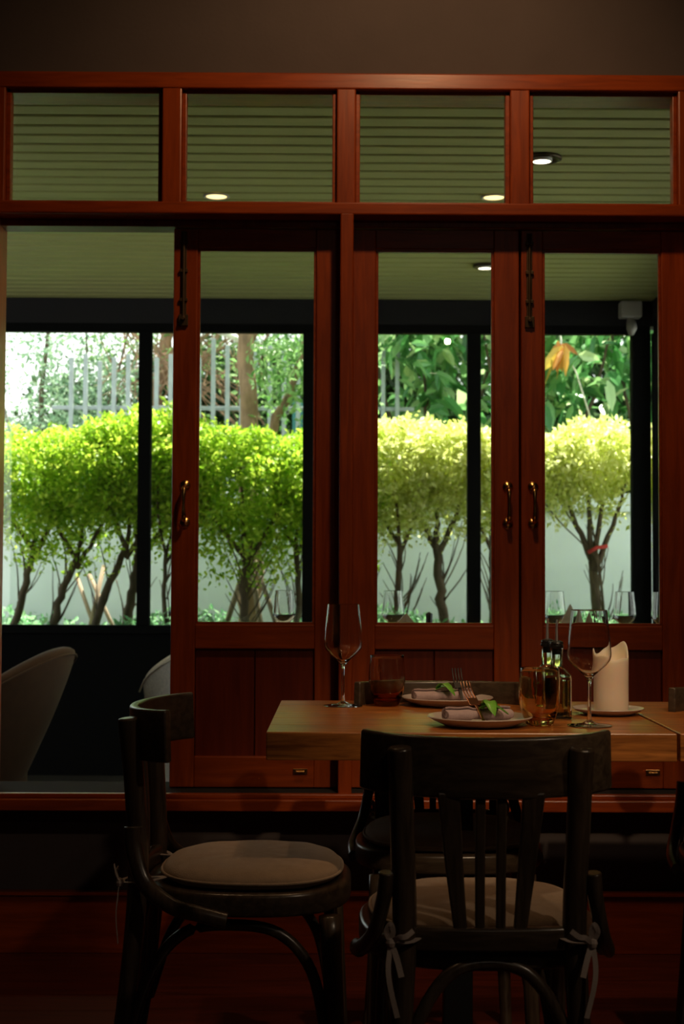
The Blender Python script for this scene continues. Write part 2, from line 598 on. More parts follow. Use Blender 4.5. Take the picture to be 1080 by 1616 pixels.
def make_door(name, label, x0, x1, g0, g1, handle=None, bolt=None, pull=None):
    y0, y1 = 4.09, 4.13
    d = empty(name)
    struct(d, label)
    zb, zt = 0.449, 2.019
    MB().box(x0, g0, y0, y1, zb, zt).build('stile', M['red_z'], d, bevel=0.003)
    MB().box(g1, x1, y0, y1, zb, zt).build('stile', M['red_z'], d, bevel=0.003)
    MB().box(g0, g1, y0 + .001, y1, 1.965, zt).build('top_rail', M['red_x'], d, bevel=0.002)
    MB().box(g0, g1, y0 + .001, y1, 0.834, 0.902).build('middle_rail', M['red_x'], d, bevel=0.003)
    MB().box(g0, g1, y0 + .001, y1, zb, 0.535).build('bottom_rail', M['red_x'], d, bevel=0.003)
    p = MB()
    n = 2
    for i in range(n):
        a = g0 + (g1 - g0) * i / n
        b = g0 + (g1 - g0) * (i + 1) / n
        p.box(a + .0015, b - .0015, y0 + .014, y0 + .026, 0.53, 0.838)
    p.box(g0 - .002, g1 + .002, y0 + .024, y0 + .032, 0.53, 0.838)
    p.build('lower_panel', M['red_panel_shaded'], d, bevel=0.002)
    MB().box(g0 - .004, g1 + .004, y0 + .018, y0 + .022, 0.895, 1.97).build('pane', M['pane'], d)
    bd = MB()
    for (a, b, c, e) in ((g0, g1, 1.957, 1.966), (g0, g1, 0.900, 0.909), (g0, g0 + .007, .905, 1.96), (g1 - .007, g1, .905, 1.96)):
        bd.box(a, b, y0 + .006, y0 + .018, c, e)
    bd.build('glazing_bead', M['red_x'], d, bevel=0.001)
    if handle:
        pull_handle(d, handle, y0, 1.239)
    if bolt:
        flush_bolt(d, bolt, y0, 1.745, 2.01)
    if pull:
        q = MB().box(pull - .02, pull + .02, y0 - .003, y0, 0.486, 0.502)
        q.tube([(pull - .012, y0 - .008, .494), (pull + .012, y0 - .008, .494)], 0.0035, 8)
        q.build('catch', M['brass'], d, bevel=0.001)
    return d


make_door('door_1', 'red timber glazed door leaf beside the open bay', -0.450, 0.0202, -0.382, -0.047, -0.413, -0.421, -0.085)
make_door('door_2', 'red timber glazed door leaf right of the middle post', 0.0568, 0.527, 0.122, 0.456, 0.495)
make_door('door_3', 'red timber glazed door leaf at the right', 0.533, 1.002, 0.594, 0.930, 0.566, 0.556, 0.900)

# ------------------------------------------------------------------ the veranda
VXL, VXR, VY = -3.3, 1.66, 7.5
struct(MB().box(VXL, VXR + .2, YW, VY + .2, -0.06, 0.0).build('veranda_floor', M['vfloor']), 'dark veranda floor')
vc = MB()
pitch = 0.1014
nbd = 34
for i in range(nbd):
    y0 = YW + i * pitch
    vc.box(VXL, VXR, y0 + .010, min(y0 + pitch - .010, VY + .05), 2.457, 2.475)
struct(vc.build('veranda_ceiling', M['board'], bevel=0.005, bseg=2), 'sage green tongue and groove boarded veranda ceiling')
struct(MB().box(VXL - .1, VXR + .9, YW, 8.45, 2.468, 2.60).build('veranda_roof', M['groove']), 'veranda roof deck above the boards')  # unseen overhang past the windows added to keep sun off the veranda floor
struct(MB().box(VXL - .1, VXL, YW, VY + .1, -0.06, 2.5).build('wall_veranda_left', M['beam']))
struct(MB().box(VXL, VXR + .1, VY, VY + .12, 2.325, 2.457).box(VXR, VXR + .12, YW, VY + .12, 2.36, 2.457).build('trim_6', M['beam']),
       'dark grey beam above the veranda windows')
wfar = MB().box(VXL, VXR + .1, VY + .02, VY + .12, -0.06, 0.73).box(VXR, VXR + .12, YW, VY, -0.06, 0.73)
struct(wfar.build('wall_veranda_far', M['dado']), 'black panelled dado below the veranda windows')


def veranda_window(name, label, bars, z0, z1, zt, zb, axis='X', pos=VY):
    o = empty(name)
    struct(o, label)
    def bx(mb, a, b, c, d, p0, p1):
        if axis == 'X':
            mb.box(a, b, p0, p1, c, d)
        else:
            mb.box(p0, p1, a, b, c, d)
    fr_ = MB()
    a, b = bars[0][0], bars[-1][1]
    bx(fr_, a, b, z1, zt, pos, pos + .06)
    bx(fr_, a, b, zb, z0, pos, pos + .06)
    fr_.build('frame_rail', M['black'], o, bevel=0.003)
    for (p, q) in bars:
        k = MB()
        bx(k, p, q, z0, z1, pos - .01, pos + .06)
        k.build('mullion', M['black'], o, bevel=0.003)
    for i in range(len(bars) - 1):
        k = MB()
        bx(k, bars[i][1], bars[i + 1][0], z0, z1, pos + .03, pos + .034)
        k.build('pane', M['pane'], o)
    return o


bars = [(VXL, -3.24), (-2.70, -2.63), (-1.849, -1.783), (-1.001, -0.936), (-0.152, -0.086), (0.700, 0.768), (1.552, 1.648)]
veranda_window('window_2', 'black framed veranda windows looking onto the hedge', bars, 0.769, 2.284, 2.33, 0.725)
veranda_window('window_3', 'black framed side window of the veranda', [(YW, 4.30), (5.3, 5.36), (6.35, 6.41), (7.458, 7.49)],
               0.769, 2.284, 2.36, 0.725, 'Y', VXR)

# ------------------------------------------------------------------ garden shell
gm = MB().box(-9, 9, 7.75, 10.2, 0.30, 0.56)
struct(gm.build('garden_ground', M['soil']), 'raised soil bed')
struct(MB().box(-30, 30, 7.7, 60, -0.2, 0.0).build('outer_ground', M['soil']))
gw = MB().box(-6, 5, 10.2, 10.36, 0.0, 1.47).box(-6, 5, 10.17, 10.39, 1.47, 1.60)
struct(gw.build('wall_garden', M['extwall'], bevel=0.006), 'white rendered garden wall behind the hedge')
struct(MB().box(4.4, 4.55, 7.7, 10.2, 0.0, 1.60).build('wall_garden_side', M['extwall']))
for (nm_, x_) in (('kerb', 0),):
    struct(MB().box(-6, 4.4, 7.66, 7.76, 0.0, 0.60).build('kerb', M['extwall'], bevel=0.01))
# ------------------------------------------------------------------ plants
rng = np.random.default_rng(7)


def leaf_mesh(name, mats, pos, size, asp=0.5, up=0.5, droop=0.0, big=False, parent=None, outdir=None):
    """one mesh of many separate leaves at pos (N,3)"""
    n = len(pos)
    sz = size * rng.uniform(0.6, 1.25, (n, 1))
    d = rng.normal(size=(n, 3))
    if outdir is not None:
        d = d * 0.8 + outdir
    d[:, 2] -= droop
    d /= np.linalg.norm(d, axis=1, keepdims=True)
    nn = rng.normal(size=(n, 3))
    nn[:, 2] += up * 2
    nn -= d * (nn * d).sum(1, keepdims=True)
    nn /= np.linalg.norm(nn, axis=1, keepdims=True)
    s = np.cross(d, nn)
    wd = sz * asp
    if not big:
        V = np.stack([pos, pos + d * sz * .45 + s * wd * .5 + nn * sz * .08, pos + d * sz,
                      pos + d * sz * .45 - s * wd * .5 + nn * sz * .08], 1)
        F = np.array([[0, 1, 2], [0, 2, 3]])
    else:
        dz = np.array([[0, 0, -1.0]])
        V = np.stack([pos,
                      pos + d * sz * .3 + s * wd * .42 + nn * sz * .05 + dz * sz * .02,
                      pos + d * sz * .68 + s * wd * .40 + nn * sz * .03 + dz * sz * .10,
                      pos + d * sz * .98 + dz * sz * .24,
                      pos + d * sz * .68 - s * wd * .40 + nn * sz * .03 + dz * sz * .10,
                      pos + d * sz * .3 - s * wd * .42 + nn * sz * .05 + dz * sz * .02,
                      pos + d * sz * .5 - nn * sz * .03 + dz * sz * .04], 1)
        F = np.array([[0, 1, 6], [1, 2, 6], [2, 3, 6], [3, 4, 6], [4, 5, 6], [5, 0, 6]])
    k = V.shape[1]
    faces = (F[None] + (np.arange(n) * k)[:, None, None]).reshape(-1, 3)
    me = bpy.data.meshes.new(name)
    me.from_pydata(V.reshape(-1, 3).tolist(), [], faces.tolist())
    me.materials.append(mats)
    o = bpy.data.objects.new(name, me)
    COL.objects.link(o)
    o.parent = parent
    return o


def clumps(c, r, ncl, per, spread, shell=0.55, zmin=None):
    """leaf positions gathered in small sprays inside an ellipsoid"""
    u = rng.normal(size=(ncl, 3))
    u /= np.linalg.norm(u, axis=1, keepdims=True)
    q = rng.uniform(shell, 1.0, (ncl, 1)) ** 0.7
    cc = np.array(c) + u * q * np.array(r)
    p = np.repeat(cc, per, 0) + rng.normal(size=(ncl * per, 3)) * spread
    return p


def stem_tree(mb, pts, r0, r1, seg=8):
    P = spline(pts, 6)
    n = len(P)
    P = [p + Vector(rng.normal(size=3) * r0 * 0.18) if 0 < i < n - 1 else p for i, p in enumerate(P)]
    mb.tube(P, [r0 + (r1 - r0) * i / (n - 1) for i in range(n)], seg, up=(0, 1, 0))


GZ = 0.56


def shrub(base, lean, ctr, rad, leafm, label, n=150, per=22, size=0.036, r0=0.024, forks=3, low=0, group='shrubs of the clipped hedge', stake=False, sec=None):
    if leafm == 'leaf_gold_sunlit':
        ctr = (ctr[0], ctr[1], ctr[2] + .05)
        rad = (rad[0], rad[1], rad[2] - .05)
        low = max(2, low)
    n = int(n * 1.35)
    size *= 1.15
    low = low + 2
    r0 *= 1.15
    rad = (rad[0] * 1.12, rad[1], rad[2])
    """multi-stemmed clipped shrub: bare leaning stem, forked branches, clipped crown"""
    t = empty('hedge_shrub', (base[0], base[1], GZ))
    tag(t, label, 'shrub', group)
    b = Vector((0, 0, 0))
    cx, cy, cz = ctr[0] - base[0], ctr[1] - base[1], ctr[2] - GZ
    fk = Vector((lean * 1.15, 0.0, 0.60 + rng.uniform(-.06, .06)))
    st = MB()
    stem_tree(st, [b - Vector((0, 0, .05)), b + fk * .5 + Vector((rng.uniform(-.03, .03), 0, 0)), fk], r0, r0 * .72)
    for i in range(forks):
        a = (i - (forks - 1) / 2) / max(forks - 1, 1)
        e = Vector((cx + a * rad[0] * 1.3 + rng.uniform(-.05, .05), cy + rng.uniform(-.1, .1), cz + rng.uniform(-.05, .15)))
        mid = fk.lerp(e, .5) + Vector((a * .05, 0, -.03))
        stem_tree(st, [fk - Vector((0, 0, .03 * i)), mid, e], r0 * .6, .005, 6)
    # thin water shoots low on the stem
    for i in range(3 + low):
        p = fk * rng.uniform(.1, .8)
        e = p + Vector((rng.uniform(-.14, .2), rng.uniform(-.08, .08), rng.uniform(.2, .42)))
        stem_tree(st, [p, p.lerp(e, .5) + Vector((.015, 0, 0)), e], .006, .002, 5)
    st.build('stem', M['bark'], t, smooth=True)
    P = clumps((cx, cy, cz), rad, n, per, 0.034, 0.45)
    # clipped flat-ish top, ragged skirt
    top = cz + rad[2] * .86 + .05 * np.sin(P[:, 0] * 9 + base[0] * 5) + .03 * np.sin(P[:, 0] * 23)
    over = P[:, 2] > top
    P[over, 2] = top[over] - np.abs(rng.normal(size=over.sum())) * .06
    if low:
        q = clumps((cx, cy, cz - rad[2] * 1.1), (rad[0] * .9, rad[1] * .8, rad[2] * .6), low * 7, 12, .04, 0.2)
        P = np.concatenate([P, q])
    leaf_mesh('foliage', M[leafm], P, size, .52, .5, 0, False, t)
    return t


shrub((-2.02, 9.0), .16, (-1.86, 8.95, 1.60), (.34, .32, .36), 'leaf_lime', 'lime green hedge shrub at the far left, its stem leaning right behind the open bay', 230, low=3)
shrub((-1.76, 8.95), .17, (-1.52, 8.95, 1.63), (.34, .32, .38), 'leaf_lime', 'lime green hedge shrub, second from the left, stem sloping up to the right', 240, low=4)
shrub((-1.50, 9.0), .20, (-1.22, 9.0, 1.70), (.32, .32, .36), 'leaf_lime', 'lime hedge shrub with the thick forked stem left of the first black post', 230, low=2)
shrub((-1.31, 9.1), .09, (-1.02, 9.05, 1.74), (.26, .32, .36), 'leaf_lime', 'lime hedge shrub with a short thick stem just left of the first black post', 170, low=2, r0=.03)
shrub((-0.99, 8.9), -.02, (-0.90, 8.95, 1.66), (.22, .3, .36), 'leaf_lime', 'thin stemmed lime hedge shrub right of the first black post', 160, low=3, r0=.014)
shrub((-0.50, 8.75), -.02, (-0.52, 8.85, 1.60), (.42, .34, .38), 'leaf_lime', 'broad lime green hedge shrub in front of the staked tree', 330, low=12)
shrub((-0.22, 9.0), .0, (-0.20, 9.05, 1.62), (.24, .3, .36), 'leaf_lime', 'lime hedge shrub left of the second black post, with twin dark stems', 190, low=4, r0=.02)
shrub((0.10, 9.0), .02, (0.10, 9.0, 1.62), (.22, .3, .36), 'leaf_lime', 'lime hedge shrub behind the middle post of the doors', 150, low=2)
shrub((0.43, 8.95), -.01, (0.40, 9.0, 1.66), (.28, .3, .34), 'leaf_gold_sunlit', 'yellow green hedge shrub with an upright leafy stem in the middle pane', 240, low=16, r0=.02)
shrub((0.74, 9.0), -.08, (0.68, 9.0, 1.68), (.26, .3, .34), 'leaf_gold_sunlit', 'yellow green hedge shrub with a bare dark stem left of the third black post', 240, low=5, r0=.03)
shrub((1.00, 9.0), -.01, (0.98, 9.0, 1.68), (.2, .3, .34), 'leaf_gold_sunlit', 'pale gold hedge shrub just right of the third black post', 180, low=8, r0=.018)
shrub((1.70, 9.0), -.04, (1.30, 9.0, 1.68), (.24, .3, .28), 'leaf_gold_sunlit', 'pale gold hedge shrub with a leaning trunk left of the veranda corner', 230, low=3, r0=.006)
shrub((1.69, 9.05), -.06, (1.62, 9.0, 1.70), (.30, .3, .30), 'leaf_gold_sunlit', 'pale gold hedge shrub on a forked trunk by the veranda corner', 260, low=4, r0=.032, forks=4)
shrub((2.15, 9.0), .02, (2.15, 9.0, 1.68), (.3, .3, .34), 'leaf_gold_sunlit', 'pale gold hedge shrub beyond the veranda corner', 200, low=5)
shrub((2.6, 8.2), .02, (2.55, 8.1, 1.60), (.3, .4, .5), 'leaf_gold_sunlit', 'pale gold shrub seen through the narrow side window', 200, low=5)

# red tie on the forked trunk
tag(MB().tube([(1.58, 8.97, 1.17), (1.63, 8.96, 1.20), (1.70, 8.97, 1.21)], .012, 8, up=(0, 1, 0)).build('plant_tie', M['red_tape'], smooth=True),
    'small red tie round the forked trunk of the hedge shrub at right', 'plant tie')

# staked tree with a trunk that rises out of the hedge
t = empty('staked_tree', (-0.53, 9.45, GZ))
tag(t, 'tree with a thick red-brown trunk rising behind the hedge', 'tree')
tr = MB()
stem_tree(tr, [(0, 0, -.05), (.01, 0, .5), (0, 0, 1.1), (-.02, 0, 1.6), (-.04, .03, 2.2), (-.02, .05, 3.0)], .075, .045, 12)
stem_tree(tr, [(-.01, 0, 1.95), (-.08, .05, 2.15), (-.30, .1, 2.5), (-.6, .1, 2.9)], .035, .012)
stem_tree(tr, [(.02, 0, 1.2), (.20, .05, 1.55), (.34, .1, 1.95), (.42, .1, 2.6)], .035, .015)
stem_tree(tr, [(0, 0, 2.0), (.12, .02, 2.35), (.28, .0, 2.9)], .03, .012)
tr.build('trunk', M['bark_red'], t, smooth=True)
P = np.concatenate([clumps((.35, .1, 1.9), (.5, .4, .55), 110, 16, .07, .1),
                    clumps((0.05, .1, 2.6), (.9, .5, .35), 120, 16, .07, .1)])
leaf_mesh('foliage', M['leaf_mid'], P, .06, .45, .3, .3, False, t)
for i, (dx, dz, r_) in enumerate(((-.20, .50, .018), (.12, .50, .018), (.26, .55, .015))):
    s = MB().tube([(dx - .53, 9.25 - .1 * i, GZ - .05), (dx * .15 - .53, 9.37, GZ + dz)], r_, 8, up=(0, 1, 0))
    o = s.build('tree_stake', M['stake'], smooth=True)
    tag(o, ('wooden stake leaning from the left against the tree trunk',
            'wooden stake nearly upright in front of the tree trunk',
            'wooden stake leaning from the right against the tree trunk')[i], 'stake', 'stakes around the tree trunk')
for i, (a, b) in enumerate((((-1.36, GZ), (-1.62, 1.02)), ((-1.50, GZ), (-1.70, 1.0)), ((-1.62, GZ), (-1.52, 1.08)))):
    s = MB().tube([(a[0], 9.6, a[1] - .04), (b[0], 9.75, b[1])], .014, 8, up=(0, 1, 0))
    tag(s.build('prop_pole', M['stake'], smooth=True), ('slanting pole against the garden wall, rightmost behind the open bay',
        'slanting pole against the garden wall, the middle one', 'slanting pole leaning the other way across the two behind the open bay')[i],
        'pole', 'poles leaning on the wall')

# fence of pale pickets on the garden wall
fe = empty('picket_fence', (0, 10.6, 0))
tag(fe, 'pale grey picket fence above the white wall, behind the hedge at left', 'fence')
MB().box(-2.05, 0.6, .02, .05, 2.22, 2.25).build('rail', M['picket'], fe, bevel=.004)
MB().box(-2.05, 0.6, .02, .05, 1.70, 1.74).build('rail', M['picket'], fe, bevel=.004)
for i in range(24):
    x = -1.906 + i * 0.1035
    h = 2.60 if x < -.9 else 2.72
    MB().box(x - .0155, x + .0155, -.012, .018, 1.5, h + .03 * math.sin(i * 2.1)).build('picket', M['picket'], fe, bevel=.003)
o = MB().tube([(-1.04, 10.3, 2.84), (-.7, 10.25, 2.70), (-.42, 10.2, 2.55)], .022, 8, up=(0, 1, 0)).build('branch', M['palewood'], t, smooth=True)
o.location = -t.location
o['label'] = 'pale dead branch'
tag(MB().box(-.30, .12, 10.9, 10.94, 1.3, 2.33).build('tarpaulin', M['teal']), 'dull teal sheet behind the fence at the left door pane', 'sheet')


def tree(name, label, loc, trunk, crowns, leafm, size, asp, up, droop, big, tm='bark', grp='trees beyond the garden wall', extra=None):
    t = empty(name, loc)
    tag(t, label, 'tree', grp)
    mb = MB()
    for pts, a, b in trunk:
        stem_tree(mb, pts, a, b, 8)
    mb.build('trunk', M[tm], t, smooth=True)
    P = np.concatenate([clumps(*c) for c in crowns])
    leaf_mesh('foliage', M[leafm], P, size, asp, up, droop, big, t)
    return t


# wispy trees against the bright sky at left
tree('wispy_tree', 'thin grey green tree with sparse leaves at the far left', (-2.2, 11.2, 0),
     [([(0, 0, 0), (.05, 0, 1.2), (-.05, 0, 2.2), (.1, 0, 3.6)], .04, .01), ([(0, 0, 1.4), (.4, 0, 2.1), (.7, 0, 3.2)], .02, .006),
      ([(0, 0, 1.6), (-.3, 0, 2.2), (-.5, 0, 3.2)], .02, .006), ([(.03, 0, 1.0), (.28, 0, 1.8), (.3, 0, 3.2)], .02, .006)],
     [((.15, 0, 2.35), (.85, .5, .85), 300, 14, .07, .1), ((.25, 0, 1.85), (.7, .4, .4), 130, 14, .07, .1)], 'leaf_grey', .055, .4, .2, .4, False)
vine = tree('vine_hung_tree', 'brown tree hung with bare twigs and vines behind the fence', (-1.25, 11.3, 0),
     [([(-.15, 0, 0), (-.18, 0, 1.4), (-.12, 0, 2.4), (.1, 0, 3.7)], .07, .04), ([(-.15, 0, 1.9), (.2, 0, 2.6), (.7, 0, 3.4)], .03, .01)] +
     [([(rng.uniform(-.7, .9), rng.uniform(-.5, .3), 3.7), (rng.uniform(-.6, .8), rng.uniform(-.5, .3), 3.0),
        (rng.uniform(-.6, .8), rng.uniform(-.5, .3), 2.5 - rng.uniform(0, .6))], .008, .004) for _ in range(60)],
     [((.1, 0, 3.0), (1.0, .5, .6), 150, 12, .07, .1), ((.0, .3, 1.9), (.8, .2, .6), 30, 12, .07, .1)], 'leaf_mid', .05, .4, .2, .4, False, 'bark_red')
tree('shade_tree', 'bushy dark green tree behind the left part of the fence', (-1.15, 12.6, 0),
     [([(0, 0, 0), (.05, 0, 1.2), (-.05, 0, 2.2)], .06, .03)],
     [((.3, 0, 2.35), (1.1, .3, .85), 620, 16, .09, .0)], 'leaf_dark', .10, .45, .2, .2, False)
tree('shade_tree', 'bushy dark green tree behind the leftmost fence pickets', (-2.15, 12.6, 0),
     [([(0, 0, 0), (.05, 0, 1.2), (-.05, 0, 2.0)], .06, .03)],
     [((.1, 0, 2.1), (.70, .3, .78), 420, 16, .09, .0)], 'leaf_dark', .10, .45, .2, .2, False)
tree('shade_tree', 'bushy dark green tree above the teal sheet', (0.05, 12.4, 0),
     [([(0, 0, 0), (.05, 0, 1.2), (-.05, 0, 2.2)], .06, .03)],
     [((.1, 0, 2.5), (.9, .3, .75), 240, 16, .09, .0)], 'leaf_mid', .08, .45, .2, .2, False)
# broad-leaved trees at right
for i, (x, y, lb) in enumerate(((.75, 10.7, 'broad leaved green tree behind the hedge, left of the third black post'),
                                (1.55, 10.5, 'broad leaved green tree with the hanging dried cluster behind the right door'),
                                (2.5, 10.6, 'broad leaved green tree seen beyond the veranda corner'))):
    tree('broad_leaved_tree', lb, (x, y, 0),
         [([(0, .2, 0), (.05, .2, 1.4), (-.05, .1, 2.4), (.0, .1, 3.5)], .05, .02), ([(0, .2, 1.6), (.3, 0, 2.2), (.5, -.1, 3.0)], .02, .008),
          ([(0, .2, 1.5), (-.3, 0, 2.1), (-.5, -.1, 2.9)], .02, .008)],
         [((0, 0, 2.75), (.62, .42, .8), 85, 7, .10, .1), ((0, .3, 1.95), (.6, .3, .4), 30, 7, .10, .1)], 'leaf_big', .19, .42, .7, .35, True)
for i, x in enumerate((.7, 1.9, 3.1, 4.3)):
    tree('dense_tree', ('dense dark tree far behind the hedge in the middle pane', 'dense dark tree far behind the hedge in the right pane',
                        'dense dark tree beyond the veranda corner', 'dense dark tree furthest to the right')[i], (x, 12.2, 0),
         [([(0, 0, 0), (.05, 0, 1.4), (-.05, 0, 2.4)], .08, .04)],
         [((0, 0, 2.2), (.85, .35, 1.5), 420, 16, .11, .0)], 'leaf_dark', .13, .45, .2, .2, False)
# hanging dried leaf cluster with its bare twig
dl = empty('dried_leaf_cluster', (1.58, 10.0, 2.62))
tag(dl, 'orange dried leaves hanging from a twig among the broad green leaves', 'dried leaves')
Pd = np.array([[0, 0, 0.0]] * 9) + rng.normal(size=(9, 3)) * .025
leaf_mesh('leaf', M['leaf_dry'], Pd, .21, .4, 0, 2.2, True, dl)
MB().tube([(-.02, 0, .25), (0, 0, 0), (.10, -.02, -.2), (.20, -.02, -.52)], .006, 6, up=(0, 1, 0)).build('twig', M['palewood'], dl, smooth=True)

# ground cover, uncountable
g = rng.uniform([-3.5, 8.2, GZ], [3.6, 10.1, GZ + .16], (15000, 3))
g[:, 2] += .05 * np.sin(g[:, 0] * 5) + .04 * np.sin(g[:, 0] * 13 + g[:, 1] * 7)
gc = leaf_mesh('ground_cover', M['leaf_low'], g, .05, .5, .6, -.3, False)
tag(gc, 'low leafy ground cover on the bed under the hedge', 'ground cover', kind='stuff')

# ------------------------------------------------------------------ veranda lamps and camera


def recessed_lamp(loc, label, hooded=False):
    t = empty('ceiling_lamp', loc)
    tag(t, label, 'ceiling lamp', 'veranda ceiling lamps')
    if not hooded:
        MB().lathe([(.048, 0.0), (.050, -.004), (.043, -.006), (.038, -.002)], 28, close=True).build('trim_ring', M['white_plastic'], t, smooth=True)
        MB().lathe([(0.0001, -.003), (.038, -.003)], 28).build('lamp_face', M['lamp'], t)
    else:
        MB().lathe([(.060, 0.0), (.062, -.010), (.052, -.013), (.036, -.004), (.036, 0)], 28, close=True).build('trim_ring', M['dkmetal'], t, smooth=True)
        h = MB().lathe([(.036, .002), (.036, -.016), (.031, -.018), (.031, .0)], 24, close=True).build('lamp_can', M['white_plastic'], t, smooth=True)
        h.location = (-.006, 0, 0)
        fc = MB().lathe([(0.0001, -.015), (.031, -.015)], 24).build('lamp_face', M['lamp_w'], t)
        fc.location = (-.006, 0, 0)
    return t


recessed_lamp((-0.438, 5.42, 2.457), 'flush yellow ceiling lamp seen through the second transom pane')
recessed_lamp((0.603, 5.41, 2.457), 'flush yellow ceiling lamp at the lower right of the third transom pane')
recessed_lamp((0.712, 4.88, 2.457), 'bright spot lamp with a dark ring seen through the rightmost transom pane', True)
recessed_lamp((0.704, 6.63, 2.457), 'small bright spot lamp seen through the glass of the middle door', True)

for lx, ly, pw in ((-0.438, 5.42, 10), (0.603, 5.41, 10), (0.70, 4.88, 7), (0.695, 6.63, 7)):
    spot('veranda_lamp_light', (lx, ly, 2.435), (lx, ly, 0), pw, (1.0, 0.80, 0.45), 110, 0.7, 0.03)
t = empty('security_camera', (1.535, 7.46, 2.36))
tag(t, 'white security camera hanging in the corner of the veranda', 'security camera')
MB().box(-.055, .055, -.04, .04, 0.0, .085).build('mount', M['white_plastic'], t, bevel=.008)
MB().tube([(0, 0, 0.005), (0, 0, -.02), (.004, -.015, -.03)], .018, 14, up=(0, 1, 0)).build('neck', M['white_plastic'], t, smooth=True)
MB().tube([(.004, -.005, -.022), (.004, -.02, -.055), (-.004, -.045, -.085)], [.024, .027, .016], 16, up=(1, 0, 0)).build('lens_head', M['white_plastic'], t, smooth=True)

# ------------------------------------------------------------------ bentwood chairs


def supel(a, b, n=2.6, seg=40, fr=0.0):
    out = []
    for i in range(seg):
        w = 2 * PI * i / seg
        c, s = math.cos(w), math.sin(w)
        x = a * math.copysign(abs(c) ** (2 / n), c)
        y = b * math.copysign(abs(s) ** (2 / n), s)
        out.append((x * (1 + fr * y / b), y))
    return out


def ribbon(mb, pts, wd=.009, th=.0012, up=(0, 0, 1), n=6):
    P = spline(pts, n)
    mb.sweep(P, [(-wd / 2, -th / 2), (wd / 2, -th / 2), (wd / 2, th / 2), (-wd / 2, th / 2)], up)


